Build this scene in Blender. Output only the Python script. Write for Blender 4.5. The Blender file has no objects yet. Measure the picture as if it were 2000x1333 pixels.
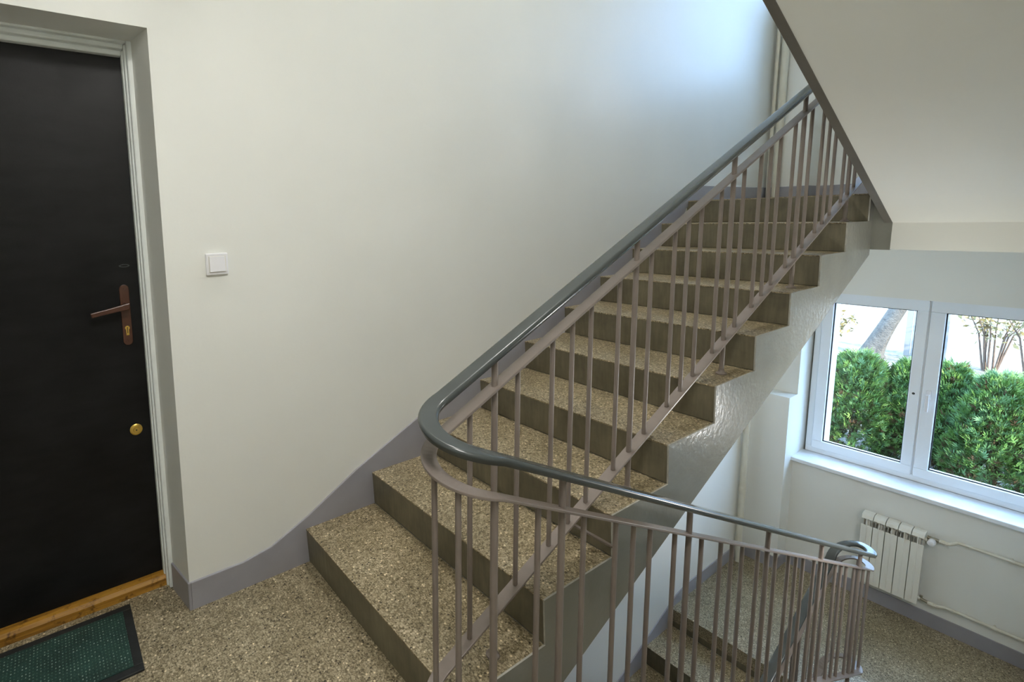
import bpy, math, random
import numpy as np
from mathutils import Vector, Matrix

random.seed(7)
rng = np.random.default_rng(11)
scene = bpy.context.scene
COL = scene.collection
PI = math.pi

# ------------------------------------------------------------------ camera
cam_data = bpy.data.cameras.new('camera')
cam = bpy.data.objects.new('camera', cam_data)
COL.objects.link(cam)
YAW, PITCH, ROLL = 0.9974, -0.1283, -0.0228
f_ = Vector((math.cos(YAW) * math.cos(PITCH), math.sin(YAW) * math.cos(PITCH), math.sin(PITCH)))
r_ = Vector((math.sin(YAW), -math.cos(YAW), 0))
u_ = r_.cross(f_)
rr = math.cos(ROLL) * r_ + math.sin(ROLL) * u_
uu = -math.sin(ROLL) * r_ + math.cos(ROLL) * u_
m = Matrix((rr, uu, -f_)).transposed().to_4x4()
m.translation = Vector((-1.2996, -1.9221, 1.483))
cam.matrix_world = m
cam_data.sensor_fit = 'HORIZONTAL'
cam_data.sensor_width = 36.0
cam_data.lens = 995.7 / 2000 * 36.0
cam_data.shift_x = (1000 - 737.95) / 2000
cam_data.shift_y = (557.56 - 666.5) / 2000
cam_data.clip_start = 0.02
scene.camera = cam

# ------------------------------------------------------------------ world, sun, exposure
world = bpy.data.worlds.new('sky')
scene.world = world
world.use_nodes = True
bg = world.node_tree.nodes['Background']
bg.inputs['Color'].default_value = (0.40, 0.63, 1.0, 1)
bg.inputs['Strength'].default_value = 11.0

sun_d = bpy.data.lights.new('sun', 'SUN')
sun_d.energy = 14.0
sun_d.angle = math.radians(0.6)
sun_d.color = (1.0, 0.93, 0.82)
sun = bpy.data.objects.new('sun', sun_d)
COL.objects.link(sun)
sun.rotation_euler = Vector((0.25, 0.85, -0.72)).to_track_quat('-Z', 'Y').to_euler()

scene.view_settings.view_transform = 'Standard'
scene.view_settings.look = 'None'
scene.view_settings.gamma = 1.0
scene.view_settings.use_curve_mapping = False
scene.view_settings.exposure = 0.34
scene.cycles.use_denoising = True
scene.cycles.max_bounces = 7
scene.cycles.diffuse_bounces = 4
scene.cycles.glossy_bounces = 3
scene.cycles.use_adaptive_sampling = True
scene.cycles.adaptive_threshold = 0.1
scene.cycles.adaptive_min_samples = 24
scene.cycles.use_light_tree = False
scene.cycles.caustics_reflective = False
scene.cycles.caustics_refractive = False
scene.cycles.sample_clamp_indirect = 0.0

# ------------------------------------------------------------------ dimensions (metres)
RISE, RUN, X1, W, NOSE = 0.1567, 0.3444, -0.4622, 0.9914, 0.009
ZL = -11 * RISE            # lower half landing
ZU = 10 * RISE             # upper half landing
RUNB = 0.325
XB0 = -0.33                # edge of the landing at the descending flight
YB = -1.06                 # inner side of the descending flight
YR = -2.15                 # right hand wall
XC0 = 2.72                 # edge of lower landing
XBEAM = 2.713


def pitch(x):
    return (x - X1) * RISE / RUN + RISE


# ------------------------------------------------------------------ materials
def new_mat(name):
    mt = bpy.data.materials.new(name)
    mt.use_nodes = True
    nt = mt.node_tree
    return mt, nt, nt.nodes['Principled BSDF']


def pos(nt):
    return nt.nodes.new('ShaderNodeNewGeometry').outputs['Position']


def noise(nt, vec, scale, detail=3, rough=0.5):
    n = nt.nodes.new('ShaderNodeTexNoise')
    n.inputs['Scale'].default_value = scale
    n.inputs['Detail'].default_value = detail
    n.inputs['Roughness'].default_value = rough
    nt.links.new(vec, n.inputs['Vector'])
    return n.outputs['Fac']


def ramp(nt, fac, stops, interp='LINEAR'):
    n = nt.nodes.new('ShaderNodeValToRGB')
    n.color_ramp.interpolation = interp
    e = n.color_ramp.elements
    while len(e) < len(stops):
        e.new(0.5)
    for k, (p, c) in enumerate(stops):
        e[k].position = p
        e[k].color = (c[0], c[1], c[2], 1)
    nt.links.new(fac, n.inputs['Fac'])
    return n.outputs['Color']


def mix(nt, fac, a, b, mode='MIX'):
    n = nt.nodes.new('ShaderNodeMix')
    n.data_type = 'RGBA'
    n.blend_type = mode
    for sock, val in ((n.inputs[0], fac), (n.inputs[6], a), (n.inputs[7], b)):
        if isinstance(val, (int, float)):
            sock.default_value = val
        elif isinstance(val, tuple):
            sock.default_value = (val[0], val[1], val[2], 1)
        else:
            nt.links.new(val, sock)
    return n.outputs[2]


def bump(nt, bsdf, height, strength, dist=0.002):
    n = nt.nodes.new('ShaderNodeBump')
    n.inputs['Strength'].default_value = strength
    n.inputs['Distance'].default_value = dist
    nt.links.new(height, n.inputs['Height'])
    nt.links.new(n.outputs['Normal'], bsdf.inputs['Normal'])


def paint(name, c, rough=0.5, var=0.05, scale=3.0, bscale=120, bstr=0.15, metallic=0.0, bdist=0.001):
    mt, nt, b = new_mat(name)
    p = pos(nt)
    f = noise(nt, p, scale, 4)
    lo = tuple(x * (1 - var) for x in c)
    hi = tuple(min(1, x * (1 + var)) for x in c)
    nt.links.new(ramp(nt, f, ((0.3, lo), (0.7, hi))), b.inputs['Base Color'])
    b.inputs['Roughness'].default_value = rough
    b.inputs['Metallic'].default_value = metallic
    if bstr:
        bump(nt, b, noise(nt, p, bscale, 3), bstr, bdist)
    return mt


def terrazzo(name, dark, mid, light, scale=120.0, rough=0.42):
    mt, nt, b = new_mat(name)
    p = pos(nt)
    v = nt.nodes.new('ShaderNodeTexVoronoi')
    v.inputs['Scale'].default_value = scale
    nt.links.new(p, v.inputs['Vector'])
    sep = nt.nodes.new('ShaderNodeSeparateColor')
    nt.links.new(v.outputs['Color'], sep.inputs['Color'])
    chips = ramp(nt, sep.outputs[0], ((0.0, tuple(x * 0.25 for x in dark)), (0.06, dark), (0.30, mid),
                                      (0.62, tuple(0.5 * (a + c) for a, c in zip(mid, light))), (0.93, light),
                                      (1.0, tuple(min(1, x * 1.7) for x in light))))
    v2 = nt.nodes.new('ShaderNodeTexVoronoi')
    v2.inputs['Scale'].default_value = scale * 2.3
    nt.links.new(p, v2.inputs['Vector'])
    sep2 = nt.nodes.new('ShaderNodeSeparateColor')
    nt.links.new(v2.outputs['Color'], sep2.inputs['Color'])
    fine = ramp(nt, sep2.outputs[1], ((0.0, dark), (0.55, mid), (1.0, light)))
    edge = ramp(nt, v.outputs['Distance'], ((0.35, (0, 0, 0)), (0.62, (1, 1, 1))))
    c = mix(nt, edge, chips, fine)
    blot = ramp(nt, noise(nt, p, 2.2, 5, 0.6), ((0.32, (0.74, 0.72, 0.66)), (0.62, (1.06, 1.05, 1.03))))
    c = mix(nt, 1.0, c, blot, 'MULTIPLY')
    nt.links.new(c, b.inputs['Base Color'])
    b.inputs['Roughness'].default_value = rough
    bump(nt, b, sep.outputs[1], 0.12, 0.001)
    return mt


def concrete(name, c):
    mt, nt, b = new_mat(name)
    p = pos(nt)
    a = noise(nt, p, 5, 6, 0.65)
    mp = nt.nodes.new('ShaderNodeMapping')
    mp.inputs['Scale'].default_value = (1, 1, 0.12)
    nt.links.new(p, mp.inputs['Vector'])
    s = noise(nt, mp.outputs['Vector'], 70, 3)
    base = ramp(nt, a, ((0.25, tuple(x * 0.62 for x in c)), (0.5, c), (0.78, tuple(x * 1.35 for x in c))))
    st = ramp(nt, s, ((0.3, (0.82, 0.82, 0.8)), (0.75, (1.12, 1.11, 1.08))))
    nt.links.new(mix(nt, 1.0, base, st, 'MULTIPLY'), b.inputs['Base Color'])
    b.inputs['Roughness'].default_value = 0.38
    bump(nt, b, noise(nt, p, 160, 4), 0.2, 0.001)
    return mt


M = {}
M['wall'] = paint('wall_paint', (0.83, 0.835, 0.785), 0.42, 0.025, 1.6, 60, 0.10, bdist=0.003)
M['ceil'] = paint('ceiling_paint', (0.84, 0.84, 0.775), 0.6, 0.02, 2, 70, 0.08)
M['skirt'] = paint('skirting_gloss_paint', (0.34, 0.335, 0.365), 0.34, 0.07, 5, 60, 0.15, bdist=0.002)
M['stringer'] = paint('stringer_gloss_paint', (0.235, 0.235, 0.20), 0.2, 0.10, 4, 45, 0.35, bdist=0.004)
M['edge'] = paint('pale_paint_edge', (0.46, 0.45, 0.40), 0.5, 0.2, 30)
M['lip'] = paint('dark_lip_paint', (0.15, 0.14, 0.12), 0.4, 0.1, 6, 60, 0.2)
M['rail'] = paint('railing_taupe_paint', (0.232, 0.192, 0.168), 0.36, 0.08, 14, 200, 0.2)
M['hand'] = paint('handrail_plastic', (0.058, 0.067, 0.066), 0.2, 0.12, 6, 90, 0.08)
M['terr'] = terrazzo('terrazzo_floor', (0.10, 0.08, 0.045), (0.27, 0.225, 0.14), (0.54, 0.465, 0.33))
M['tread'] = terrazzo('terrazzo_tread', (0.11, 0.085, 0.04), (0.29, 0.235, 0.14), (0.58, 0.49, 0.34))
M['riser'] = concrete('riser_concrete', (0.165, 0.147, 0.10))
M['white'] = paint('white_gloss_paint', (0.84, 0.88, 0.86), 0.4, 0.05, 9, 140, 0.3)
M['pvc'] = paint('window_plastic', (0.88, 0.91, 0.93), 0.3, 0.02, 3, 60, 0.02)
M['plastic'] = paint('switch_plastic', (0.83, 0.83, 0.85), 0.3, 0.01, 3, 60, 0.0)
M['rad'] = paint('radiator_enamel', (0.84, 0.83, 0.75), 0.35, 0.02, 5, 60, 0.03)
M['pipe'] = paint('pipe_enamel', (0.70, 0.67, 0.56), 0.35, 0.05, 12, 60, 0.1)
M['chrome'] = paint('valve_metal', (0.30, 0.28, 0.22), 0.35, 0.2, 40, 60, 0.1, 0.8)
M['dark'] = paint('dark_gap', (0.02, 0.02, 0.018), 0.7, 0.1, 20)
M['brown'] = paint('handle_brown_lacquer', (0.085, 0.033, 0.018), 0.3, 0.15, 40, 200, 0.1)
M['brass'] = paint('brass', (0.78, 0.52, 0.12), 0.28, 0.1, 60, 200, 0.1, 0.85)
M['rubber'] = paint('rubber_border', (0.018, 0.020, 0.020), 0.55, 0.2, 30, 200, 0.3)
M['marble'] = paint('sill_marble', (0.84, 0.87, 0.90), 0.3, 0.08, 9, 60, 0.02)
M['bark'] = paint('tree_bark', (0.085, 0.072, 0.056), 0.9, 0.35, 14, 40, 0.9, bdist=0.02)
M['twig'] = paint('twig_bark', (0.11, 0.07, 0.045), 0.9, 0.3, 20)
M['render'] = paint('outside_render', (0.80, 0.80, 0.77), 0.8, 0.04, 3)
M['pale_wall'] = paint('pale_garden_wall', (0.24, 0.23, 0.21), 0.8, 0.12, 2, 20, 0.3)


def make_door_paint():
    mt, nt, b = new_mat('door_black_leathercloth')
    p = pos(nt)
    mp = nt.nodes.new('ShaderNodeMapping')
    mp.inputs['Scale'].default_value = (1.0, 1, 3.0)
    nt.links.new(p, mp.inputs['Vector'])
    g = noise(nt, mp.outputs['Vector'], 7, 5, 0.6)
    n2 = noise(nt, p, 3.2, 4)
    c = mix(nt, 0.5, ramp(nt, g, ((0.3, (0.002, 0.002, 0.0022)), (0.75, (0.013, 0.0133, 0.0138)))),
            ramp(nt, n2, ((0.3, (0.002, 0.002, 0.0022)), (0.75, (0.018, 0.0184, 0.019)))))
    nt.links.new(c, b.inputs['Base Color'])
    nt.links.new(ramp(nt, n2, ((0.3, (0.36, 0.36, 0.36)), (0.7, (0.5, 0.5, 0.5)))), b.inputs['Roughness'])
    b.inputs['Specular IOR Level'].default_value = 0.22
    bump(nt, b, mix(nt, 0.5, noise(nt, p, 260, 2), g), 0.22, 0.0016)
    return mt


def make_wood():
    mt, nt, b = new_mat('threshold_varnished_wood')
    p = pos(nt)
    mp = nt.nodes.new('ShaderNodeMapping')
    mp.inputs['Scale'].default_value = (1.0, 22, 22)
    nt.links.new(p, mp.inputs['Vector'])
    g = noise(nt, mp.outputs['Vector'], 3.0, 5, 0.6)
    c = ramp(nt, g, ((0.25, (0.13, 0.055, 0.008)), (0.5, (0.44, 0.215, 0.028)), (0.8, (0.56, 0.30, 0.045))))
    d = ramp(nt, noise(nt, p, 28, 4, 0.7), ((0.30, (0.25, 0.2, 0.15)), (0.46, (1, 1, 1))))
    nt.links.new(mix(nt, 1.0, c, d, 'MULTIPLY'), b.inputs['Base Color'])
    b.inputs['Roughness'].default_value = 0.3
    return mt


def make_mat_pile():
    mt, nt, b = new_mat('door_mat_green')
    p = pos(nt)
    mp = nt.nodes.new('ShaderNodeMapping')
    mp.inputs['Scale'].default_value = (95, 70, 0.0)
    nt.links.new(p, mp.inputs['Vector'])
    v = nt.nodes.new('ShaderNodeTexVoronoi')
    v.inputs['Randomness'].default_value = 0.12
    v.inputs['Scale'].default_value = 1.0
    nt.links.new(mp.outputs['Vector'], v.inputs['Vector'])
    dots = ramp(nt, v.outputs['Distance'], ((0.14, (1, 1, 1)), (0.26, (0, 0, 0))))
    sep = nt.nodes.new('ShaderNodeSeparateColor')
    nt.links.new(v.outputs['Color'], sep.inputs['Color'])
    dotc = ramp(nt, sep.outputs[0], ((0.0, (0.03, 0.07, 0.055)), (0.6, (0.10, 0.18, 0.14)), (1.0, (0.30, 0.38, 0.33))))
    base = ramp(nt, noise(nt, p, 9, 4), ((0.3, (0.012, 0.035, 0.028)), (0.7, (0.020, 0.062, 0.048))))
    nt.links.new(mix(nt, dots, base, dotc), b.inputs['Base Color'])
    b.inputs['Roughness'].default_value = 0.6
    bump(nt, b, v.outputs['Distance'], 0.6, 0.004)
    return mt


def make_glass():
    mt, nt, b = new_mat('window_glass')
    nt.nodes.remove(b)
    out = nt.nodes['Material Output']
    tr = nt.nodes.new('ShaderNodeBsdfTransparent')
    tr.inputs['Color'].default_value = (0.97, 0.985, 0.98, 1)
    gl = nt.nodes.new('ShaderNodeBsdfGlossy')
    gl.inputs['Roughness'].default_value = 0.02
    lw = nt.nodes.new('ShaderNodeLayerWeight')
    lw.inputs['Blend'].default_value = 0.5
    pw = nt.nodes.new('ShaderNodeMath')
    pw.operation = 'POWER'
    pw.inputs[1].default_value = 5.0
    nt.links.new(lw.outputs['Facing'], pw.inputs[0])
    fr = nt.nodes.new('ShaderNodeMath')
    fr.operation = 'MULTIPLY_ADD'
    fr.inputs[1].default_value = 0.9
    fr.inputs[2].default_value = 0.035
    nt.links.new(pw.outputs[0], fr.inputs[0])
    mx = nt.nodes.new('ShaderNodeMixShader')
    nt.links.new(fr.outputs[0], mx.inputs[0])
    nt.links.new(tr.outputs[0], mx.inputs[1])
    nt.links.new(gl.outputs[0], mx.inputs[2])
    nt.links.new(mx.outputs[0], out.inputs['Surface'])
    return mt


def make_leaf(name, lo, mid, hi, transl=0.0):
    mt, nt, b = new_mat(name)
    p = pos(nt)
    c = ramp(nt, noise(nt, p, 5.5, 5, 0.7), ((0.25, lo), (0.5, mid), (0.75, hi)))
    nt.links.new(c, b.inputs['Base Color'])
    b.inputs['Roughness'].default_value = 0.55
    return mt


def make_ground(name, k):
    mt, nt, b = new_mat(name)
    p = pos(nt)
    v = nt.nodes.new('ShaderNodeTexVoronoi')
    v.inputs['Scale'].default_value = 22
    nt.links.new(p, v.inputs['Vector'])
    sep = nt.nodes.new('ShaderNodeSeparateColor')
    nt.links.new(v.outputs['Color'], sep.inputs['Color'])
    def q(c): return tuple(x * k for x in c)
    leaf = ramp(nt, sep.outputs[0], ((0.0, q((0.16, 0.11, 0.07))), (0.4, q((0.36, 0.27, 0.18))), (0.8, q((0.52, 0.42, 0.32))), (1.0, q((0.80, 0.70, 0.62)))))
    gr = ramp(nt, noise(nt, p, 0.9, 4), ((0.40, q((0.42, 0.40, 0.22))), (0.62, q((0.56, 0.48, 0.40)))))
    nt.links.new(mix(nt, 0.5, leaf, gr), b.inputs['Base Color'])
    b.inputs['Roughness'].default_value = 0.9
    bump(nt, b, sep.outputs[1], 0.5, 0.03)
    return mt


M['door'] = make_door_paint()
M['wood'] = make_wood()
M['matpile'] = make_mat_pile()
M['glass'] = make_glass()
M['thuja'] = make_leaf('thuja_leaf', (0.036, 0.075, 0.018), (0.085, 0.165, 0.032), (0.19, 0.285, 0.065))
M['thuja_blue'] = make_leaf('thuja_leaf_cool', (0.036, 0.076, 0.030), (0.078, 0.155, 0.055), (0.18, 0.27, 0.10))
M['thuja_brown'] = make_leaf('thuja_leaf_dry', (0.030, 0.014, 0.006), (0.062, 0.030, 0.012), (0.10, 0.055, 0.022))
M['autumn'] = make_leaf('autumn_leaf', (0.11, 0.075, 0.02), (0.17, 0.125, 0.04), (0.20, 0.18, 0.06))
M['ground'] = make_ground('leaf_littered_soil', 0.16)
M['lawn'] = make_ground('dry_lawn', 0.27)


def emission(name, c, s):
    mt, nt, b = new_mat(name)
    b.inputs['Base Color'].default_value = (0.9, 0.9, 0.88, 1)
    b.inputs['Emission Color'].default_value = (c[0], c[1], c[2], 1)
    b.inputs['Emission Strength'].default_value = s
    return mt


# ------------------------------------------------------------------ mesh helpers
class MB:
    def __init__(s):
        s.v, s.f, s.m, s.cur = [], [], [], 0

    def add(s, vs, fs):
        o = len(s.v)
        s.v += [tuple(x) for x in vs]
        s.f += [tuple(o + i for i in f) for f in fs]
        s.m += [s.cur] * len(fs)
        return s

    def box(s, x0, x1, y0, y1, z0, z1):
        x0, x1 = sorted((x0, x1)); y0, y1 = sorted((y0, y1)); z0, z1 = sorted((z0, z1))
        vs = [(x, y, z) for z in (z0, z1) for y in (y0, y1) for x in (x0, x1)]
        return s.add(vs, [(0, 2, 3, 1), (4, 5, 7, 6), (0, 1, 5, 4), (1, 3, 7, 5), (3, 2, 6, 7), (2, 0, 4, 6)])

    def prism(s, poly, a0, a1, axis):
        """extrude a 2D polygon; axis 'y': poly=(x,z); 'z': poly=(x,y); 'x': poly=(y,z)"""
        def P(p, a):
            return {'y': (p[0], a, p[1]), 'z': (p[0], p[1], a), 'x': (a, p[0], p[1])}[axis]
        n = len(poly)
        vs = [P(p, a0) for p in poly] + [P(p, a1) for p in poly]
        fs = [tuple(range(n))[::-1], tuple(range(n, 2 * n))]
        for i in range(n):
            j = (i + 1) % n
            fs.append((i, j, n + j, n + i))
        return s.add(vs, fs)

    def tube(s, p0, p1, r, n=10, r1=None, caps=True):
        p0, p1 = Vector(p0), Vector(p1)
        d = (p1 - p0).normalized()
        a = d.orthogonal().normalized()
        b = d.cross(a)
        r1 = r if r1 is None else r1
        vs = []
        for p, q in ((p0, r), (p1, r1)):
            for k in range(n):
                t = 2 * PI * k / n
                vs.append(p + q * (math.cos(t) * a + math.sin(t) * b))
        fs = [(k, (k + 1) % n, n + (k + 1) % n, n + k) for k in range(n)]
        if caps:
            fs += [tuple(range(n))[::-1], tuple(range(n, 2 * n))]
        return s.add(vs, fs)

    def lathe(s, origin, axis, prof, n=20):
        """prof: list of (distance along axis, radius)"""
        o, d = Vector(origin), Vector(axis).normalized()
        a = d.orthogonal().normalized()
        b = d.cross(a)
        vs = []
        for h, r in prof:
            for k in range(n):
                t = 2 * PI * k / n
                vs.append(o + d * h + r * (math.cos(t) * a + math.sin(t) * b))
        fs = []
        for i in range(len(prof) - 1):
            for k in range(n):
                fs.append((i * n + k, i * n + (k + 1) % n, (i + 1) * n + (k + 1) % n, (i + 1) * n + k))
        fs.append(tuple(range(n))[::-1])
        fs.append(tuple(range((len(prof) - 1) * n, len(prof) * n)))
        return s.add(vs, fs)

    def sweep(s, path, prof, closed_ends=True):
        P = [Vector(p) for p in path]
        n = len(prof)
        vs, fs = [], []
        for i, p in enumerate(P):
            t = ((P[min(i + 1, len(P) - 1)] - p).normalized() + (p - P[max(i - 1, 0)]).normalized())
            t.normalize()
            side = t.cross(Vector((0, 0, 1))).normalized()
            up = side.cross(t).normalized()
            for a, b in prof:
                vs.append(p + side * a + up * b)
        for i in range(len(P) - 1):
            for k in range(n):
                fs.append((i * n + k, i * n + (k + 1) % n, (i + 1) * n + (k + 1) % n, (i + 1) * n + k))
        fs.append(tuple(range(n))[::-1])
        fs.append(tuple(range((len(P) - 1) * n, len(P) * n)))
        return s.add(vs, fs)

    def mesh(s, name, mats, smooth=False):
        me = bpy.data.meshes.new(name)
        me.from_pydata(s.v, [], s.f)
        for mt in (mats if isinstance(mats, (list, tuple)) else [mats]):
            me.materials.append(mt)
        if len(me.materials) > 1:
            me.polygons.foreach_set('material_index', s.m)
        import bmesh
        bm = bmesh.new()
        bm.from_mesh(me)
        bmesh.ops.recalc_face_normals(bm, faces=bm.faces)
        bm.to_mesh(me)
        bm.free()
        if smooth:
            me.polygons.foreach_set('use_smooth', [True] * len(me.polygons))
            try:
                me.set_sharp_from_angle(angle=math.radians(40))
            except Exception:
                pass
        me.update()
        return me

    def build(s, name, mats, parent=None, smooth=False, bevel=0.0, label=None, origin=None):
        me = s.mesh(name, mats, smooth)
        o = bpy.data.objects.new(name, me)
        COL.objects.link(o)
        if parent is not None:
            o.parent = parent
            ploc = parent.location.copy()
            q = parent.parent
            while q is not None:
                ploc += q.location
                q = q.parent
            o.location = -ploc
        if bevel:
            md = o.modifiers.new('bevel', 'BEVEL')
            md.width = bevel
            md.segments = 2
            md.limit_method = 'ANGLE'
        if label:
            o['label'] = label
        return o


def tag(o, label=None, cat=None, group=None, kind=None):
    if label: o['label'] = label
    if cat: o['category'] = cat
    if group: o['group'] = group
    if kind: o['kind'] = kind
    return o


def empty(name, loc):
    o = bpy.data.objects.new(name, None)
    o.empty_display_size = 0.1
    o.location = loc
    COL.objects.link(o)
    return o


def structure(o, label, cat):
    return tag(o, label, cat, None, 'structure')


# ================================================================== THE SETTING
# ---- door wall (y = 0), opening for the door
XJ = -0.9537
DZ = 2.136
XD = XJ - 1.02
w = MB()
w.prism([(XJ, 0), (4.3, 0), (4.3, 0.34), (-0.978, 0.34), (-0.982, 0.165)], -3.6, 4.9, 'z')
w.prism([(XD, 0), (XD + 0.028, 0.165), (XD + 0.02, 0.34), (-3.1, 0.34), (-3.1, 0)], -3.6, 4.9, 'z')
w.prism([(XD, 0.0), (XJ, 0.0), (XJ, 0.34), (XD, 0.34)], DZ, 4.9, 'z')
w.box(XD - 0.01, XJ + 0.01, 0, 0.34, -3.6, -0.3)
wall_left = structure(w.build('wall_left', M['wall']), 'cream painted wall with the black door and the rising stairs', 'wall')

# ---- back wall with the two windows (x about 4)
NY0, NY1 = -0.29, -1.70
w = MB()
for zl, ztop in ((ZL, ZU), (ZU, 4.9)):
    for ya, yb, yn in ((0.0, NY0, -0.40), (NY1, YR, -1.59)):
        w.box(3.95, 4.62, ya, yb, zl, zl + 1.60)
        w.box(4.12, 4.62, ya, yb, zl + 1.60, ztop)
        if ya == 0.0:
            w.box(4.42, 4.62, yb, yn, zl + 0.9, zl + 2.6)
        else:
            w.box(4.42, 4.62, ya, yn, zl + 0.9, zl + 2.6)
    w.box(4.14, 4.62, NY0, NY1, zl, zl + 0.995)
    w.box(4.12, 4.62, NY0, NY1, zl + 2.52, ztop)
w.box(4.0, 4.62, 0, YR, -3.6, ZL - 0.1)
w.box(4.14, 4.62, 0, YR, ZL - 0.1, ZL)
w.box(4.3, 4.62, 0.34, 0, -3.6, 4.9)
w.box(4.3, 4.62, YR, YR - 0.3, -3.6, 4.9)
wall_back = structure(w.build('wall_back', M['wall']), 'cream window wall with a deep niche behind the lower landing', 'wall')

w = MB().box(-3.1, 4.62, YR, YR - 0.25, -3.6, 4.9)
structure(w.build('wall_right', M['wall']), 'cream wall on the right of the descending stairs', 'wall')
w = MB().box(-3.1, -3.35, 0.34, YR - 0.25, -3.6, 4.9)
structure(w.build('wall_front', M['wall']), 'cream wall behind the viewer on the landing', 'wall')
w = MB().box(-3.1, -0.45, 0, YR, 2.95, 3.27)
structure(w.build('ceiling', M['ceil']), 'cream ceiling slab over the door landing', 'ceiling')
w = MB().box(-3.35, 4.62, 0.34, YR - 0.25, 4.9, 5.1)
structure(w.build('ceiling_upper', M['ceil']), 'cream ceiling at the top of the stairwell', 'ceiling')

# ---- floors (terrazzo)
w = MB()
w.box(-3.1, XB0, -0.0, YR, -0.25, 0.0)
w.box(XD, XJ + 0.005, 0.34, -0.001, -0.25, 0.0)
structure(w.build('floor', M['terr']), 'brown speckled terrazzo landing in front of the black door', 'floor')
w = MB()
w.box(XC0, 4.14, 0, YR, ZL - 0.1, ZL)
structure(w.build('floor_lower', M['terr']), 'speckled terrazzo floor of the lower half landing by the radiator', 'floor')
w = MB()
w.box(X1 + 9 * RUN + 0.07, 4.14, 0, YR, ZU - 0.03, ZU)
w.box(X1 + 9 * RUN, X1 + 9 * RUN + 0.07, 0, -0.9854, ZU - 0.006, ZU)
structure(w.build('floor_upper', M['terr']), 'terrazzo floor of the upper half landing at the top of the stairs', 'floor')
w = MB().box(-3.1, 4.0, 0, YR, -3.75, -3.6)
structure(w.build('floor_bottom', M['terr']), 'terrazzo floor at the bottom of the stairwell', 'floor')

# ---- slab and beam of the upper half landing
w = MB().box(XBEAM, 4.12, 0.0, YR, 1.25, ZU - 0.03)
slab = structure(w.build('trim_1', M['ceil']), 'cream landing slab and beam above the lower window', 'beam')
w = MB().box(XBEAM - 0.004, XBEAM + 0.03, -0.985, -1.075, 1.246, ZU - 0.032)
w.build('painted_band', M['stringer'], slab, label='grey gloss band on the beam end')

# ---- skirting (baseboards)
w = MB()
top = [(XJ + 0.004, 0.113), (-0.74, 0.114), (-0.62, 0.135), (-0.45, 0.212), (-0.2, 0.352), (2.66, 1.655), (2.74, 1.678), (3.942, 1.68)]
bot = [(3.942, ZU - 0.02), (2.62, ZU - 0.05)] + [(2.4, pitch(2.4) - 0.25), (-0.40, -0.02), (XJ + 0.004, -0.004)]
w.prism(top + bot, 0.004, -0.008, 'y')
w.prism([(XJ + 0.004, -0.008), (XJ - 0.006, -0.006), (-0.989, 0.163), (-0.975, 0.163), (XJ + 0.004, 0.01)], -0.004, 0.113, 'z')
structure(w.build('baseboard_left', M['skirt'], bevel=0.003), 'grey painted skirting climbing the cream wall beside the stairs', 'baseboard')

w = MB()
sC = 0.43
ctop = [(3.942, ZL + 0.113), (2.98, ZL + 0.113), (2.80, ZL + 0.085), (-0.3, ZL + 0.085 - sC * 3.10)]
w.prism(ctop + [(-0.3, ZL - 0.3 - sC * 3.1), (2.70, ZL - 0.22), (2.75, ZL - 0.004), (3.942, ZL - 0.004)], 0.004, -0.008, 'y')
hs = 0.113
for zl in (ZL, ZU):
    w.box(3.942, 3.96, 0, NY0 - 0.008, zl - 0.003, zl + hs)
    w.box(3.942, 4.14, NY0, NY0 - 0.008, zl - 0.003, zl + hs)
    w.box(4.132, 4.15, NY0 - 0.002, NY1 + 0.002, zl - 0.003, zl + hs)
    w.box(3.942, 4.14, NY1, NY1 + 0.008, zl - 0.003, zl + hs)
    w.box(3.942, 3.96, NY1 + 0.008, YR, zl - 0.003, zl + hs)
structure(w.build('baseboard_back', M['skirt'], bevel=0.003), 'grey painted skirting around the lower landing and along the descending wall', 'baseboard')


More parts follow.
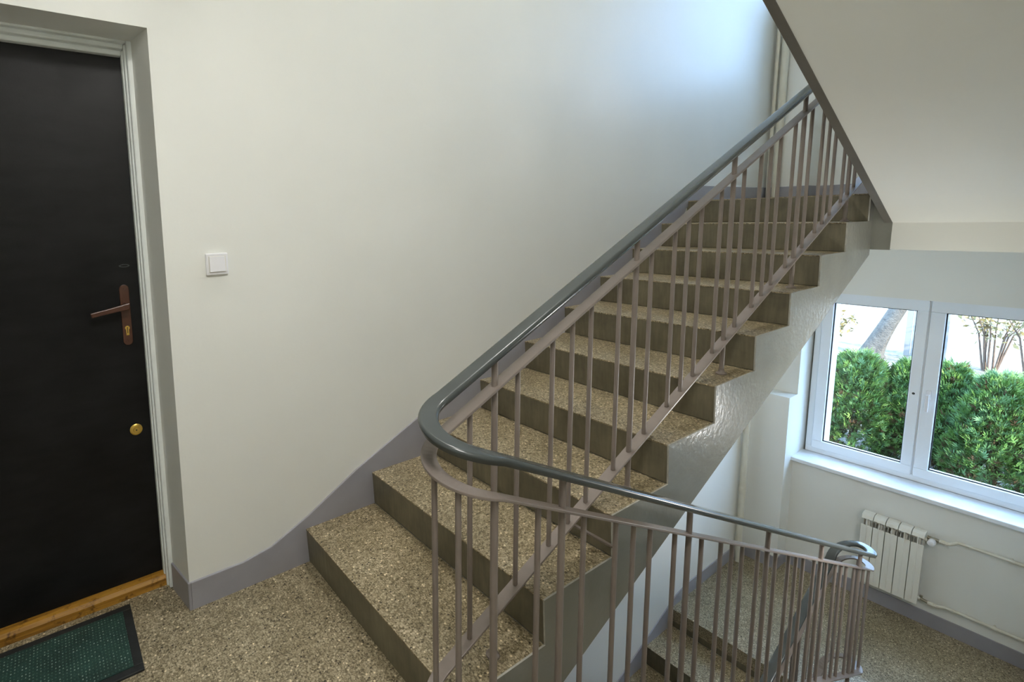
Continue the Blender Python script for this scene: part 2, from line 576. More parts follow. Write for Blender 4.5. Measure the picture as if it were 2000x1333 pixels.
# ---- stair flights
def flight(name, label, x0, z0, run, direction, n, ya, yb, inner, soffit_drop, last_tread=True, thick_from=None):
    """x0,z0: foot of the first riser; direction +1/-1 along x for going up; ya/yb span; inner: y of the open side"""
    root = empty(name, (x0, inner, z0))
    tag(root, label, 'staircase')
    d = direction
    s = RISE / run
    cheek = 0.006
    ys = sorted((ya, yb))
    if inner == ys[0]:
        y_in = inner + cheek; y0, y1 = y_in, ys[1]
    else:
        y_in = inner - cheek; y0, y1 = ys[0], y_in
    for i in range(1, n + 1):
        xa = x0 + d * (i - 1) * run
        xn = x0 + d * i * run
        zt = z0 + i * RISE
        zb = zt - RISE
        st = MB()
        prof = [(xa, zt - 0.005), (xa + d * NOSE, zb + 0.0005), (xn + d * NOSE, zb + 0.0005), (xn + d * NOSE, zt - 0.005)]
        if i == n and not last_tread:
            prof = [(xa, zt - 0.006), (xa + d * NOSE, zb + 0.0005), (xa + d * 0.07, zb + 0.0005), (xa + d * 0.07, zt - 0.006)]
        st.prism(prof, y0, y1, 'y')
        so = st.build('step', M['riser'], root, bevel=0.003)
        if not (i == n and not last_tread):
            tr = MB().box(xa - d * 0.001, xn + d * (NOSE - 0.001), y0, y1, zt - 0.005, zt)
            tr.build('tread', M['tread'], so)
    # painted cheek with the stepped outline
    pts = []
    for i in range(1, n + 1):
        xa = x0 + d * (i - 1) * run
        zt = z0 + i * RISE
        pts += [(xa + d * (NOSE if i > 1 else 0.0), zt - RISE if i > 1 else z0 - 0.25), (xa, zt)]
    xe = x0 + d * (n * run if last_tread else (n - 1) * run + 0.072)
    pts.append((xe, z0 + n * RISE))
    pts.append((xe, z0 + RISE + s * abs(xe - x0) - soffit_drop))
    pts.append((x0, z0 + RISE - soffit_drop))
    ck = MB()
    yy = (inner, y_in)
    nn = len(pts)
    vs = [(p[0], yy[0], p[1]) for p in pts] + [(p[0], yy[1], p[1]) for p in pts]
    ck.add(vs, [tuple(range(nn)), tuple(range(nn, 2 * nn))[::-1]])
    for i in range(nn):
        j = (i + 1) % nn
        ck.cur = 1 if (0 < i < nn - 3) else 0
        ck.add([vs[i], vs[j], vs[nn + j], vs[nn + i]], [(0, 1, 2, 3)])
    ck.build('stringer', [M['stringer'], M['edge']], root, label='grey gloss painted stepped stringer')
    # concrete slab carrying the steps
    xa2 = x0 + d * 0.02
    sb = MB()
    def ztop(x): return z0 + RISE + s * abs(x - x0) - RISE - 0.012
    def zbot(x): return z0 + RISE + s * abs(x - x0) - soffit_drop
    xs = xe - d * 0.0
    sb.prism([(xa2, ztop(xa2)), (xs, ztop(xs)), (xs, zbot(xs)), (xa2, zbot(xa2))], y0, y1, 'y')
    sb.build('soffit', M['ceil'], root)
    return root


flA = flight('stair_flight', 'terrazzo stair flight rising along the cream wall to the upper landing', X1, 0.0, RUN, 1, 10, 0.0, -W, -W, 0.385, last_tread=False)
# descending flight: built from its foot on the lower landing upwards
XBF = XB0 + 11 * RUNB - RUNB
flB = flight('stair_flight', 'terrazzo stair flight going down from the landing, right of the railing bend', XBF, ZL, RUNB, -1, 11, YB, YR, YB, 0.33, last_tread=False)
RUNC = 0.36
NC = 8
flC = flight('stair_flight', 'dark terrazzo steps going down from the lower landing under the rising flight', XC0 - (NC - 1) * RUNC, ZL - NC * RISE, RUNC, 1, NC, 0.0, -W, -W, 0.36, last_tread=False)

# upper flight seen from below
YD = -1.042
flD = empty('stair_flight', (2.694, YD, ZU))
tag(flD, 'overhead stair flight seen from below with cream sloping underside', 'staircase')
SD = 0.482
def zd(x): return 1.409 + SD * (2.694 - x)
w = MB()
w.prism([(XBEAM, zd(XBEAM)), (-0.46, zd(-0.46)), (-0.46, 3.19), (XBEAM, ZU + 0.05)], -1.075, YR, 'y')
w.build('soffit', M['ceil'], flD, label='cream sloping underside')
w = MB()
w.prism([(XBEAM, zd(XBEAM) - 0.003), (-0.46, zd(-0.46) - 0.003), (-0.46, 3.19), (XBEAM, ZU + 0.05)], YD, -1.075, 'y')
w.build('stringer', M['lip'], flD, label='dark grey painted lower edge')
for i in range(1, 10):
    xa = 2.69 - (i - 1) * RUNB
    st = MB().box(xa, xa - RUNB, YD - 0.001, YR, ZU + (i - 1) * RISE + 0.03, ZU + i * RISE)
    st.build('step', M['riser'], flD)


# ---- windows
def window(name, label, zl):
    root = empty(name, (4.35, -0.99, zl + 1.03))
    structure(root, label, 'window')
    dz = zl - ZL
    zb, zt = -0.694 + dz, 0.83 + dz
    fr = MB()
    y0, y1, t = -0.305, -1.685, 0.055
    fr.box(4.36, 4.43, y0, y1, zb, zb + t)
    fr.box(4.36, 4.43, y0, y1, zt - t, zt)
    fr.box(4.36, 4.43, y0, y0 - t, zb + t, zt - t)
    fr.box(4.36, 4.43, y1 + t, y1, zb + t, zt - t)
    fr.box(4.365, 4.43, -0.975, -1.005, zb + t, zt - t)
    fr.build('frame', M['pvc'], root, bevel=0.004)
    for (a, b, ga, gb, hy) in ((-0.350, -0.985, -0.42, -0.922, None), (-0.996, -1.640, -1.075, -1.575, -1.035)):
        s = MB()
        za, zc = -0.648 + dz, 0.785 + dz
        g0, g1 = -0.574 + dz, 0.683 + dz
        s.box(4.345, 4.42, a, b, za, g0)
        s.box(4.345, 4.42, a, b, g1, zc)
        s.box(4.345, 4.42, a, ga, g0, g1)
        s.box(4.345, 4.42, gb, b, g0, g1)
        so = s.build('sash', M['pvc'], root, bevel=0.005)
        gk = MB()
        q = 0.007
        gk.box(4.368, 4.378, ga + q * 0, gb, g0, g0 + q)
        gk.box(4.368, 4.378, ga, gb, g1 - q, g1)
        gk.box(4.368, 4.378, ga, ga - q, g0, g1)
        gk.box(4.368, 4.378, gb + q, gb, g0, g1)
        gk.build('gasket', M['dark'], so)
        MB().box(4.380, 4.384, ga + 0.01, gb - 0.01, g0 - 0.01, g1 + 0.01).build('pane', M['glass'], so)
        if hy is None:
            h = MB()
            h.lathe((4.3445, -0.952, 0.022 + dz), (1, 0, 0), [(0, 0.009), (0.004, 0.009)], 12)
            h.build('key_hole', M['dark'], so)
        else:
            h = MB()
            h.box(4.332, 4.346, hy + 0.014, hy - 0.014, -0.005 + dz, 0.068 + dz)
            h.tube((4.346, hy, 0.030 + dz), (4.305, hy, 0.030 + dz), 0.008, 10)
            h.box(4.296, 4.312, hy + 0.010, hy - 0.010, -0.095 + dz, 0.042 + dz)
            h.build('handle', M['plastic'], so, bevel=0.003)
    sill = MB().box(4.09, 4.362, NY0 + 0.006, NY1 - 0.006, zb - 0.034, zb)
    sill.build('window_sill', M['marble'], root, bevel=0.006, label='pale veined stone sill')
    osill = MB().box(4.43, 4.70, -0.39, -1.60, zb - 0.03, zb + 0.012)
    osill.build('outer_sill', M['pvc'], root)
    return root


window('window_1', 'white plastic double window with the hedge outside', ZL)
window('window_2', 'white plastic window over the upper half landing, out of view', ZU)

# ---- door
door = empty('door_1', (-1.47, 0.235, 0.0))
structure(door, 'black apartment door with brown lever handle and white frame', 'door')
XR_ = -1.010
XL_ = XD + 0.06
w = MB().box(XL_ - 0.01, XR_ + 0.014, 0.236, 0.285, 0.012, 2.105)
leaf = w.build('leaf', M['door'], door, bevel=0.003)
fr = MB()
bands = ((-0.966, -0.999, 0.166, 2.152, 2.128), (-0.986, -1.006, 0.186, 2.130, 2.112), (-0.998, -1.0115, 0.208, 2.114, 2.094))
fo = []
for (xa, xb, yf, zt, zi) in bands:
    f = MB()
    f.box(xa, xb, yf, 0.30, 0, zt)
    f.box(XD + (XJ - xa), XD + (XJ - xb), yf, 0.30, 0, zt)
    f.box(XD + (XJ - xb), xb, yf, 0.30, zi, zt)
    fo.append(f.build('frame', M['white'], door, bevel=0.005))
w = MB()
tp = [(0.198, 0.0), (0.198, 0.030), (0.207, 0.043), (0.222, 0.048), (0.28, 0.048), (0.28, 0.0)]
w.prism(tp, XL_ - 0.01, -1.003, 'x')
w.build('threshold', M['wood'], door, label='worn varnished orange wood threshold')
# escutcheon plate
pl = MB()
px, pz0, pz1, pr = -1.066, 1.022, 1.258, 0.0165
pts = [(px + pr * math.cos(t), pz1 - pr + pr * math.sin(t)) for t in np.linspace(0, PI, 9)] + \
      [(px + pr * math.cos(t), pz0 + pr + pr * math.sin(t)) for t in np.linspace(PI, 2 * PI, 9)]
pl.prism(pts, 0.2365, 0.228, 'y')
plate = pl.build('handle_plate', M['brown'], leaf, bevel=0.002, label='brown lacquered lock plate')
lv = MB()
lv.tube((px, 0.230, 1.180), (px, 0.190, 1.180), 0.009, 12)
lv.prism([(px + 0.012, 1.192), (px + 0.010, 1.168), (px - 0.060, 1.158), (px - 0.118, 1.148), (px - 0.122, 1.166), (px - 0.06, 1.177)], 0.194, 0.182, 'y')
lv.build('lever', M['brown'], leaf, bevel=0.003, label='brown lever handle')
cy = MB()
cy.lathe((px, 0.229, 1.090), (0, -1, 0), [(0, 0.0085), (0.004, 0.0085), (0.005, 0.007)], 16)
cy.box(px - 0.005, px + 0.005, 0.229, 0.2245, 1.062, 1.090)
cy.build('lock_cylinder', M['brass'], leaf, label='brass key cylinder')
kh = MB().lathe((px, 0.2242, 1.091), (0, -1, 0), [(0, 0.0022), (0.001, 0.0022)], 10)
kh.box(px - 0.0012, px + 0.0012, 0.2242, 0.2236, 1.070, 1.088)
kh.build('key_slot', M['dark'], leaf)
for zz in (1.242, 1.038):
    sc = MB().lathe((px, 0.2285, zz), (0, -1, 0), [(0, 0.004), (0.0018, 0.0034)], 10)
    sc.build('screw', M['brown'], leaf)
rs = MB()
rs.lathe((px + 0.001, 0.2365, 0.677), (0, -1, 0), [(0, 0.023), (0.003, 0.023), (0.006, 0.019), (0.006, 0.012), (0.010, 0.010), (0.010, 0.004)], 24)
rs.build('lock_rosette', M['brass'], leaf, label='round brass lock rosette', smooth=True)
rs = MB().lathe((px + 0.001, 0.2266, 0.677), (0, -1, 0), [(0, 0.0028), (0.0006, 0.0028)], 10)
rs.build('key_slot', M['dark'], leaf)
ov = MB()
op = [(-1.058 + 0.019 * math.cos(t), 1.330 + 0.0062 * math.sin(t)) for t in np.linspace(0, 2 * PI, 18, endpoint=False)]
oi = [(-1.058 + 0.013 * math.cos(t), 1.330 + 0.0032 * math.sin(t)) for t in np.linspace(0, 2 * PI, 18, endpoint=False)]
n_ = len(op)
vs = [(a, 0.2365, b) for a, b in op] + [(a, 0.231, b) for a, b in op] + [(a, 0.231, b) for a, b in oi] + [(a, 0.2365, b) for a, b in oi]
fs = []
for q in range(3):
    for k in range(n_):
        fs.append((q * n_ + k, q * n_ + (k + 1) % n_, (q + 1) * n_ + (k + 1) % n_, (q + 1) * n_ + k))
ov.add(vs, fs)
ov.build('keyhole_ring', M['hand'], leaf, label='painted-over oval keyhole ring')

# ================================================================== THE RAILING
YA, YBR = -0.926, -1.126
YM = 0.5 * (YA + YBR)
RR = 0.10
XU = -0.46
XE = 2.75
YC = -0.945


def zA(x): return pitch(x) + 0.762
def zB(x): return 0.609 - 0.48 * x
def zC(x): return -0.835 + 0.415 * (x - XE)
def zU2(k): return zB(XE) - 0.012 * k + (zC(XE) - zB(XE) + 0.012) * max(0.0, (k - 0.35) / 0.65) ** 2


def zU1(k):
    z0, z1, m0, m1 = zA(XU), zB(XU), -0.455 * PI * RR * 0.8, -0.48 * PI * RR * 0.8
    return (2 * k**3 - 3 * k**2 + 1) * z0 + (k**3 - 2 * k**2 + k) * m0 + (3 * k**2 - 2 * k**3) * z1 + (k**3 - k**2) * m1


YM2, R2 = 0.5 * (YBR + YC), 0.5 * (YC - YBR)
def zDr(x): return zA(2.80) + 0.13 - 0.482 * (x - 2.80)


def rail_path(h):
    P = []
    # short return of the flight above, round bend on the upper landing
    for x in np.linspace(1.6, 2.80, 6):
        P.append((x, YBR, zDr(x) + h))
    for t in np.linspace(-PI / 2, PI / 2, 13)[1:-1]:
        k = (t + PI / 2) / PI
        P.append((2.80 + RR * math.cos(t), YM + RR * math.sin(t), (1 - k) * zDr(2.80) + k * zA(2.80) + h))
    for x in np.linspace(2.80, XU, 24):
        P.append((x, YA, zA(x) + h))
    for t in np.linspace(PI / 2, 3 * PI / 2, 25)[1:-1]:
        k = (t - PI / 2) / PI
        P.append((XU + RR * 1.03 * math.cos(t), YM + RR * math.sin(t), zU1(k) + h))
    for x in np.linspace(XU, XE, 24):
        P.append((x, YBR, zB(x) + h))
    for t in np.linspace(-PI / 2, PI / 2, 25)[1:-1]:
        k = (t + PI / 2) / PI
        P.append((XE + R2 * math.cos(t), YM2 + R2 * math.sin(t), zU2(k) + h))
    for x in np.linspace(XE, 0.3, 10):
        P.append((x, YC, zC(x) + h))
    return P


railing = empty('stair_railing', (XU, YM, 0))
tag(railing, 'taupe steel stair railing with dark green handrail bending round the landing', 'railing')
hw, hh = 0.026, 0.0105
hp = [(0.021, -hh), (0.0225, -hh + 0.003)]
for cx, a0 in ((hw - 0.009, 0), (-hw + 0.009, PI / 2)):
    for q in np.linspace(0, PI / 2, 6):
        hp.append((cx + 0.009 * math.cos(a0 + q), hh - 0.009 + 0.009 * math.sin(a0 + q)))
hp += [(-0.0225, -hh + 0.003), (-0.021, -hh)]
hr = MB().sweep(rail_path(0.095), hp)
hr.build('handrail', M['hand'], railing, smooth=True, label='dark grey-green plastic handrail')
bar = [(0.02, 0.004), (-0.02, 0.004), (-0.02, -0.004), (0.02, -0.004)]
MB().sweep(rail_path(0.0), bar).build('top_bar', M['rail'], railing, bevel=0.0015)
MB().sweep(rail_path(-0.701), bar).build('bottom_bar', M['rail'], railing, bevel=0.0015)

BAL = {}


def baluster_mesh(length, r):
    key = (round(length, 3), r)
    if key not in BAL:
        BAL[key] = MB().tube((0, 0, 0), (0, 0, length), r, 12).mesh('baluster', M['rail'], smooth=True)
    return BAL[key]


def put(name, me, x, y, z, parent=None):
    o = bpy.data.objects.new(name, me)
    COL.objects.link(o)
    o.parent = parent or railing
    pl_ = Vector((0, 0, 0))
    q = o.parent
    while q is not None:
        pl_ += q.location
        q = q.parent
    o.location = Vector((x, y, z)) - pl_
    return o


flange = MB().lathe((0, 0, 0), (0, 0, 1), [(0, 0.021), (0.006, 0.021), (0.012, 0.013), (0.02, 0.011)], 16).mesh('foot_flange', M['rail'], smooth=True)
LB = 0.694


def baluster(x, y, zbar):
    put('baluster', baluster_mesh(LB, 0.0076), x, y, zbar - 0.698)


def post(x, y, zbar, zfoot):
    z0, z1 = zfoot + 0.0, zbar + 0.09
    p = put('post', baluster_mesh(z1 - z0, 0.0094), x, y, z0)
    if zfoot < zbar - 0.72:
        put('foot_flange', flange, x, y, zfoot, p)


def tread_A(x): return RISE * (math.floor((x - X1) / RUN) + 1)
def tread_B(x): return -RISE * max(0, math.floor((x - XB0) / RUNB) + 1)


for k in range(9):
    xc = -0.27 + RUN * k
    for j in (-1, 0, 1):
        x = xc + 0.095 * j
        if j == 0 and k % 2 == 0:
            post(x, YA, zA(x), tread_A(x))
        else:
            baluster(x, YA, zA(x))
for k in range(9):
    xc = -0.225 + RUN * k
    for j in (-1, 0, 1):
        x = xc + 0.095 * j
        if j == 0 and k % 2 == 0:
            zf = max(tread_B(x), ZL)
            post(x, YBR, zB(x), zf)
        else:
            baluster(x, YBR, zB(x))
# bend at the door landing
for deg in (172, 213):
    t = math.radians(deg)
    k = (t - PI / 2) / PI
    baluster(XU + RR * 1.03 * math.cos(t), YM + RR * math.sin(t), zU1(k))
xx = -0.475
put('post', baluster_mesh(0.694, 0.0094), xx, YBR, zU1(0.97) - 0.698)
# bend at the lower landing
for deg in (-62, -12, 40):
    t = math.radians(deg)
    k = (t + PI / 2) / PI
    baluster(XE + R2 * math.cos(t), YM2 + R2 * math.sin(t), zU2(k))
for k in range(7):
    xc = 2.56 - RUN * k
    for j in (-1, 0, 1):
        x = xc + 0.095 * j
        if j == 0 and k % 2 == 0:
            zf = ZL - RISE * (math.floor((XC0 - x) / RUNC) + 1)
            post(x, YC, zC(x), zf)
        else:
            baluster(x, YC, zC(x))
# welded strut from the bottom bar to the stringer
st = MB()
p0, p1 = Vector((0.079, -0.926, 0.468)), Vector((0.236, -0.988, 0.352))
st.tube(p0, p1, 0.006, 8)
st.build('strut', M['rail'], railing, label='short diagonal strut tying the bottom bar to the stringer')

# ================================================================== OBJECTS
# ---- light switch
sw = empty('light_switch', (-0.774, 0.0, 1.332))
tag(sw, 'white square light switch on the cream wall beside the door', 'light switch')
w = MB().box(-0.8145, -0.7325, -0.012, 0.0, 1.2915, 1.3725)
w.build('plate', M['plastic'], sw, bevel=0.004)
w = MB().box(-0.804, -0.742, -0.0125, -0.008, 1.302, 1.362)
w.build('recess', M['pipe'], sw)
w = MB().prism([(-0.0125, 1.305), (-0.0185, 1.304), (-0.0145, 1.361), (-0.0125, 1.361)], -0.8025, -0.7445, 'x')
w.build('rocker', M['plastic'], sw, bevel=0.0015)

# ---- door mat
mat = empty('door_mat', (-1.45, -0.02, 0.0))
tag(mat, 'green ribbed door mat with black rubber border', 'door mat')
mx0, mx1, my0, my1, bw = -1.76, -1.149, -0.196, 0.158, 0.03
w = MB()
w.box(mx0, mx1, my0, my0 + bw, 0.0, 0.009)
w.box(mx0, mx1, my1 - bw, my1, 0.0, 0.009)
w.box(mx0, mx0 + bw, my0 + bw, my1 - bw, 0.0, 0.009)
w.box(mx1 - bw, mx1, my0 + bw, my1 - bw, 0.0, 0.009)
w.build('border', M['rubber'], mat, bevel=0.002)
w = MB().box(mx0 + bw, mx1 - bw, my0 + bw, my1 - bw, 0.0, 0.011)
w.build('pile', M['matpile'], mat)

# ---- radiator
rad = empty('radiator', (4.07, -0.975, -1.53))
tag(rad, 'cream five-section radiator on the wall under the window', 'radiator')
PW = 0.0714
yL = -0.7965
for k in range(5):
    ya = yL - k * PW - 0.0022
    yb = yL - (k + 1) * PW + 0.0022
    ym = 0.5 * (ya + yb)
    s = MB()
    s.box(4.028, 4.036, ya, yb, -1.529, -1.045)                      # front plate
    s.prism([(4.020, -0.988), (4.030, -0.962), (4.060, -0.950), (4.105, -0.950), (4.105, -0.985)], ya, yb, 'y')  # cap
    s.box(4.026, 4.10, ym + 0.003, ym - 0.003, -1.50, -0.97)         # web
    for off in (-0.024, 0.024):
        s.box(4.048, 4.10, ym + off + 0.0015, ym + off - 0.0015, -1.50, -0.985)
    s.tube((4.070, ym, -1.51), (4.070, ym, -0.98), 0.014, 10)
    so = s.build('section', M['rad'], rad, bevel=0.0015)
for zz in (-1.005, -1.49):
    w = MB().tube((4.076, yL + 0.004, zz), (4.076, yL - 5 * PW - 0.006, zz), 0.018, 12)
    w.build('manifold', M['rad'], rad)
for dy in (0.10, 0.26):
    w = MB().box(4.08, 4.14, yL - dy + 0.01, yL - dy - 0.01, -1.02, -0.99)
    w.build('wall_bracket', M['rad'], rad)
yv = yL - 5 * PW
w = MB()
w.tube((4.072, yv - 0.004, -0.985), (4.072, yv - 0.075, -0.985), 0.0125, 12)
w.tube((4.072, yv - 0.035, -0.988), (4.045, yv - 0.035, -0.99), 0.012, 12)
valve = w.build('valve', M['chrome'], rad, label='dull metal valve')
w = MB().lathe((4.050, yv - 0.036, -0.99), (-1, 0, -0.05), [(0, 0.017), (0.012, 0.0215), (0.050, 0.0215), (0.058, 0.018), (0.060, 0.012)], 20)
w.build('thermostat_head', M['plastic'], valve, smooth=True, label='white thermostat knob')
w = MB()
w.tube((4.072, yv - 0.004, -1.49), (4.072, yv - 0.055, -1.50), 0.011, 12)
w.tube((4.072, yv - 0.002, -1.47), (4.072, yv - 0.018, -1.47), 0.009, 10)
w.build('return_valve', M['chrome'], rad, label='dull metal return fitting')


def heating_pipe(name, label, z, y0, zstart, brackets):
    root = empty(name, (4.10, y0, z))
    tag(root, label, 'pipe', 'heating pipes beside the radiator')
    w = MB()
    path = [(4.072, y0, zstart), (4.072, y0 - 0.045, zstart), (4.086, y0 - 0.062, zstart + (z - zstart) * 0.6), (4.10, y0 - 0.08, z), (4.10, YR + 0.02, z)]
    circ = [(0.0115 * math.cos(t), 0.0115 * math.sin(t)) for t in np.linspace(0, 2 * PI, 12, endpoint=False)]
    w.sweep(path, circ)
    w.build('pipe', M['pipe'], root, smooth=True)
    w = MB()
    w.lathe((4.072, y0 + 0.005, zstart), (0, -1, 0), [(0, 0.017), (0.028, 0.017), (0.03, 0.014), (0.045, 0.0145)], 8)
    w.build('union_nut', M['pipe'], root)
    for yb_ in brackets:
        w = MB()
        w.lathe((4.10, yb_ + 0.012, z), (0, -1, 0), [(0, 0.0155), (0.024, 0.0155)], 12)
        w.tube((4.10, yb_, z), (4.142, yb_, z), 0.006, 8)
        w.build('clip', M['pipe'], root)
    return root


heating_pipe('heating_pipe', 'upper cream heating pipe running right from the radiator valve', -0.962, -1.225, -0.985, (-1.555,))
heating_pipe('heating_pipe', 'lower cream heating pipe running right from the radiator foot', -1.497, -1.205, -1.50, (-1.52,))


def riser(label, x, y, r, z0, z1, collar, cat='pipe'):
    root = empty('riser_pipe', (x, y, z0))
    tag(root, label, cat, None)
    w = MB().tube((x, y, z0), (x, y, z1), r, 16)
    w.build('pipe', M['pipe'], root, smooth=True)
    w = MB().lathe((x, y, collar), (0, 0, 1), [(0, r * 1.05), (0.01, r * 1.16), (0.05, r * 1.16), (0.06, r * 1.05)], 16)
    w.build('collar', M['pipe'], root, smooth=True)


riser('cream vertical pipe in the corner of the lower landing', 3.80, -0.045, 0.025, ZL, 1.25, -1.05)
riser('thick cream vertical pipe in the corner above the top step', 3.905, -0.085, 0.026, ZU, 4.9, 3.6)
riser('thin cream vertical pipe next to the thick one above the top step', 3.895, -0.035, 0.013, ZU, 4.9, 3.9)

M['opal'] = emission('fill_lamp_opal', (1.0, 0.97, 0.92), 4.0)  # glowing shades of the added fill lamps
M['opal'].cycles.emission_sampling = 'NONE'
# ---- added ceiling fill lamps, unseen above the frame, brightening landing and stairwell
def fill_ceiling_lamp(label, x, y, z, strength):
    lamp = empty('fill_ceiling_lamp', (x, y, z))
    tag(lamp, label, 'lamp')
    w = MB().lathe((x, y, z), (0, 0, -1), [(0, 0.30), (0.03, 0.30)], 32)
    w.build('base', M['white'], lamp)
    w = MB().lathe((x, y, z - 0.03), (0, 0, -1), [(0, 0.285), (0.03, 0.275), (0.06, 0.22), (0.08, 0.12), (0.085, 0.02)], 32)
    w.build('shade', M['opal'], lamp, smooth=True)
    ld = bpy.data.lights.new('fill_light', 'AREA')
    ld.shape = 'DISK'
    ld.size = 0.56
    ld.energy = strength
    ld.color = (1.0, 0.98, 0.94)
    lo = bpy.data.objects.new('fill_light', ld)
    COL.objects.link(lo)
    lo.parent = lamp
    lo.location = (0, 0, -0.13)


fill_ceiling_lamp('added round opal fill lamp over the door landing, out of view', -1.05, -1.8, 2.95, 19.6)
fill_ceiling_lamp('added round opal fill lamp at the top of the stairwell, out of view', 0.4, -0.6, 4.9, 32.3)  # added to even out the light along the stair wall


def fill_wall_lamp(label, x, y, z, r, strength):  # added unseen globe, fills the lower landing, stringer and sloping underside with light
    lamp = empty('fill_wall_lamp', (x, y, z))
    tag(lamp, label, 'lamp')
    w = MB().lathe((x, y, z), (0, 1, 0), [(0, 0.09), (0.02, 0.09), (0.03, 0.05), (0.06, 0.05)], 24)
    w.build('base', M['white'], lamp)
    prof = [(0.05 + r * (1 - math.cos(t)), max(0.02, r * math.sin(t))) for t in np.linspace(0.25, PI - 0.05, 12)]
    w = MB().lathe((x, y, z), (0, 1, 0), prof, 24)
    w.build('globe', M['opal'], lamp, smooth=True)
    ld = bpy.data.lights.new('fill_light', 'AREA')
    ld.shape = 'DISK'
    ld.size = 2 * r
    ld.energy = strength
    ld.color = (1.0, 0.985, 0.95)
    lo = bpy.data.objects.new('fill_light', ld)
    COL.objects.link(lo)
    lo.parent = lamp
    lo.location = (0, 0.07 + 2 * r, 0)
    lo.rotation_euler = (PI / 2, 0, 0)


fill_wall_lamp('added opal globe fill lamp on the right wall above the descending stairs, out of view', 2.1, YR, 0.25, 0.15, 13.1)

# ================================================================== OUTSIDE
GZ = -1.52
w = MB().box(4.62, 8.4, -20, 20, GZ - 0.3, GZ)
tag(w.build('ground', M['ground']), 'dark soil bed with fallen leaves under the hedge outside', 'ground', None, 'structure')
w = MB().box(8.4, 45, -30, 30, GZ - 0.3, GZ + 0.01)
tag(w.build('lawn', M['lawn']), 'pale sunlit lawn beyond the hedge outside the window', 'lawn', None, 'structure')


def spray_mesh(name, cx, cy, z0, z1, rx, ry, n, size, mats, seed, brown=0.08):
    """scale-leaf foliage: n flat fans of seven narrow leaflets spread over a lobed bush shape"""
    g = np.random.default_rng(seed)
    h = z1 - z0
    k = g.random(n) ** 0.85
    keep = ~((k < 0.35) & (g.random(n) < 0.45))
    k = k[keep]
    n = len(k)
    th = g.uniform(0, 2 * PI, n)
    prof = (0.72 + 0.45 * np.sin(PI * np.minimum(1, k * 1.25 + 0.12))) * (1 - np.maximum(0, k - 0.72) ** 2 * 9)
    lob = np.ones(n)
    for _ in range(22):
        lt, lk, lr = g.uniform(0, 2 * PI), g.uniform(0.15, 0.95), g.uniform(0.2, 0.42)
        dd = np.hypot(((th - lt + PI) % (2 * PI) - PI) * 0.7, (k - lk) * 1.6)
        lob = np.maximum(lob, 1 + 0.24 * np.clip(1 - dd / lr, 0, 1) ** 0.7)
    rad = prof * lob * (0.55 + 0.50 * g.random(n) ** 0.6)
    c = np.stack([cx + rx * rad * np.cos(th), cy + ry * rad * np.sin(th), z0 + h * k + g.normal(0, 0.035, n)], 1)
    out = np.stack([np.cos(th), np.sin(th), 0.9 + 0.8 * k], 1) + g.normal(0, 0.35, (n, 3))
    out /= np.linalg.norm(out, axis=1)[:, None]
    side = np.cross(out, g.normal(0, 1, (n, 3)))
    side /= np.linalg.norm(side, axis=1)[:, None]
    nrm = np.cross(out, side)
    s_ = size * g.uniform(0.55, 1.6, n)
    mi = (g.random(n) < 0.4).astype(int)
    mi[g.random(n) < brown * (1.9 - 1.9 * k) * 1.7] = 2
    angs = np.array((-1.0, -0.65, -0.3, 0.0, 0.33, 0.68, 1.05))
    V = np.zeros((n, len(angs), 4, 3))
    for j, a in enumerate(angs):
        d = out * math.cos(a) + side * math.sin(a)
        wv = (-out * math.sin(a) + side * math.cos(a)) * (s_ * 0.085)[:, None]
        base = c + out * (s_ * 0.25 * (1 - abs(a)))[:, None] + nrm * (g.normal(0, 0.12, n) * s_)[:, None]
        L = (s_ * (1.0 - 0.35 * abs(a)))[:, None]
        V[:, j, 0] = base
        V[:, j, 1] = base + d * L * 0.5 + wv
        V[:, j, 2] = base + d * L
        V[:, j, 3] = base + d * L * 0.5 - wv
    V = V.reshape(-1, 3)
    nq = len(V) // 4
    me = bpy.data.meshes.new(name)
    me.vertices.add(len(V))
    me.vertices.foreach_set('co', V.ravel())
    me.loops.add(nq * 4)
    me.loops.foreach_set('vertex_index', np.arange(nq * 4))
    me.polygons.add(nq)
    me.polygons.foreach_set('loop_start', np.arange(nq) * 4)
    for mt in mats:
        me.materials.append(mt)
    me.polygons.foreach_set('material_index', np.repeat(mi, len(angs)))
    me.update(calc_edges=True)
    return me


def bush(label, cx, cy, z1, rx, ry, n, seed):
    root = empty('thuja_bush', (cx, cy, GZ))
    tag(root, label, 'bush', 'thuja hedge outside the window')
    me = spray_mesh('foliage', cx, cy, GZ + 0.06, z1, rx, ry, int(n * 2.6), 0.056, [M['thuja'], M['thuja_blue'], M['thuja_brown']], seed)
    o = bpy.data.objects.new('foliage', me)
    COL.objects.link(o)
    o.parent = root
    o.location = -root.location
    w = MB()
    for k in range(3):
        a = k * 2.1 + seed
        w.tube((cx, cy, GZ - 0.02), (cx + 0.08 * math.cos(a), cy + 0.08 * math.sin(a), z1 - 0.25), 0.022, 8, 0.008)
    w.build('trunk', M['twig'], root)


bush('thuja bush leftmost behind the left window pane', 6.85, 0.46, -0.36, 0.34, 0.30, 3000, 1)
bush('broad bright thuja bush in the middle of the left window pane', 6.80, -0.06, -0.30, 0.36, 0.33, 3600, 2)
bush('slim dark thuja bush behind the window mullion', 6.95, -0.48, -0.34, 0.30, 0.24, 2600, 3)
bush('thuja bush at the left edge of the right window pane', 6.90, -0.80, -0.30, 0.30, 0.24, 2800, 4)
bush('large bright thuja bush filling the right window pane', 6.70, -1.18, -0.30, 0.38, 0.33, 3800, 5)
bush('thuja bush rightmost, at the edge of the photograph', 6.75, -1.70, -0.42, 0.36, 0.34, 3000, 6)

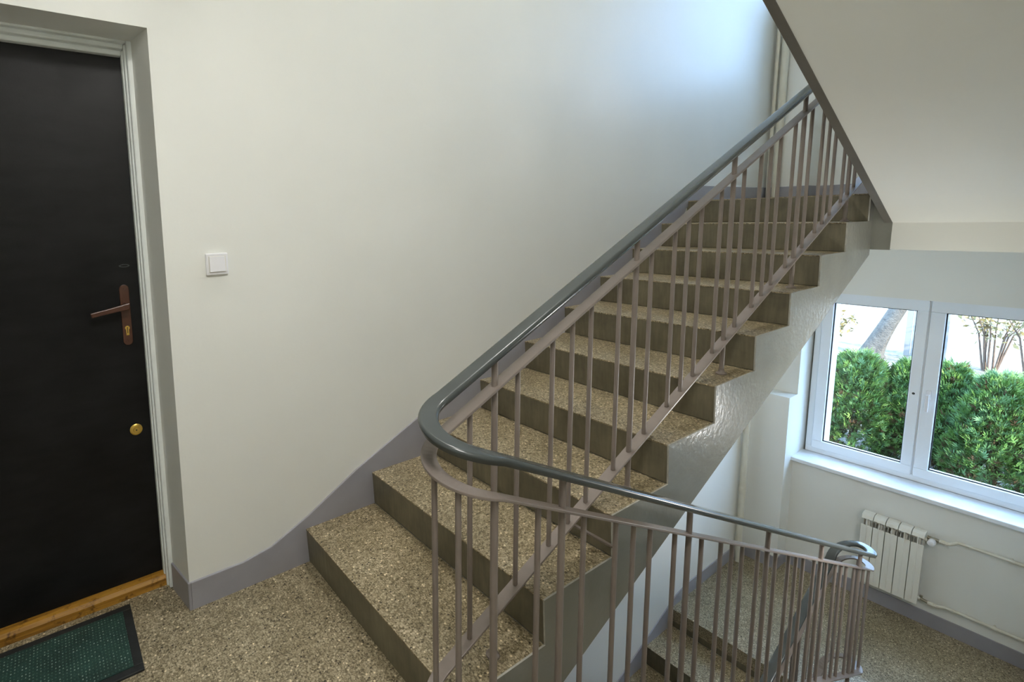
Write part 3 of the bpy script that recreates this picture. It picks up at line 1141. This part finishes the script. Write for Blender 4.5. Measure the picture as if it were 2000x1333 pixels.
# leaning tree beyond the hedge
TX, TY = 12.6, 1.16
tree = empty('tree', (TX, TY, GZ))
tag(tree, 'leaning grey tree trunk beyond the hedge in the left pane', 'tree')
w = MB()
rings = [(-0.02, 0.26), (0.08, 0.20), (0.3, 0.16), (0.7, 0.13), (1.4, 0.115), (2.6, 0.10), (4.0, 0.08)]
vs, fs = [], []
nn = 16
for q, (h, r) in enumerate(rings):
    for k in range(nn):
        t = 2 * PI * k / nn
        wob = 1 + 0.12 * math.sin(3 * t + q) + 0.06 * math.sin(5 * t)
        vs.append((TX + r * wob * math.cos(t) + 0.08 * h, TY - 0.34 * h + r * wob * math.sin(t), GZ + h))
for q in range(len(rings) - 1):
    for k in range(nn):
        fs.append((q * nn + k, q * nn + (k + 1) % nn, (q + 1) * nn + (k + 1) % nn, (q + 1) * nn + k))
w.add(vs, fs)
w.build('trunk', M['bark'], tree, smooth=True)

fence = empty('fence_panel', (13.2, 0.55, GZ))
tag(fence, 'pale wooden fence panel beyond the hedge beside the leaning tree', 'fence')
for k in range(6):
    yy = 0.78 - 0.1 * k
    MB().box(13.2, 13.222, yy, yy - 0.085, GZ, GZ + 1.12).build('board', M['pale_wall'], fence)
MB().box(13.17, 13.24, 0.80, 0.17, GZ + 1.12, GZ + 1.16).build('cap_rail', M['bark'], fence)


def shrub(label, cx, cy, h, n, seed, leaves=260):
    g = np.random.default_rng(seed)
    root = empty('bare_shrub', (cx, cy, GZ))
    tag(root, label, 'bush', 'bare autumn shrubs beyond the hedge')
    w = MB()
    tips = []
    for k in range(n):
        a, sp = g.uniform(0, 2 * PI), g.uniform(0.05, 0.45)
        p0 = Vector((cx + 0.08 * math.cos(a), cy + 0.08 * math.sin(a), GZ - 0.02))
        p1 = Vector((cx + sp * math.cos(a) * 0.6, cy + sp * math.sin(a) * 0.6, GZ + h * 0.55))
        p2 = Vector((cx + sp * math.cos(a) * 1.3, cy + sp * math.sin(a) * 1.3, GZ + h * g.uniform(0.8, 1.05)))
        w.tube(p0, p1, 0.016, 5, 0.011, caps=False)
        w.tube(p1, p2, 0.011, 5, 0.004, caps=False)
        tips += [(p1, p2)]
    w.build('stems', M['twig'], root)
    V, F = [], []
    for k in range(leaves):
        p1, p2 = tips[g.integers(len(tips))]
        c = np.array(p1.lerp(p2, g.random())) + g.normal(0, 0.09, 3)
        a = g.normal(0, 1, 3); a /= np.linalg.norm(a)
        b = np.cross(a, g.normal(0, 1, 3)); b /= np.linalg.norm(b)
        s = g.uniform(0.03, 0.06)
        o = len(V)
        V += [tuple(c - a * s), tuple(c + b * s * 0.5), tuple(c + a * s), tuple(c - b * s * 0.5)]
        F.append((o, o + 1, o + 2, o + 3))
    me = bpy.data.meshes.new('leaves')
    me.from_pydata(V, [], F)
    me.materials.append(M['autumn'])
    o = bpy.data.objects.new('leaves', me)
    COL.objects.link(o)
    o.parent = root
    o.location = -root.location


shrub('small bare shrub left of the leaning tree', 12.3, 1.75, 0.9, 10, 21)
shrub('tall yellowing shrub at the far right of the right pane', 12.2, -0.95, 1.5, 14, 22, 520)
shrub('thin yellowing shrub left of the tall one in the right pane', 12.9, -0.40, 1.25, 11, 23, 300)

print('objects', len(bpy.data.objects))
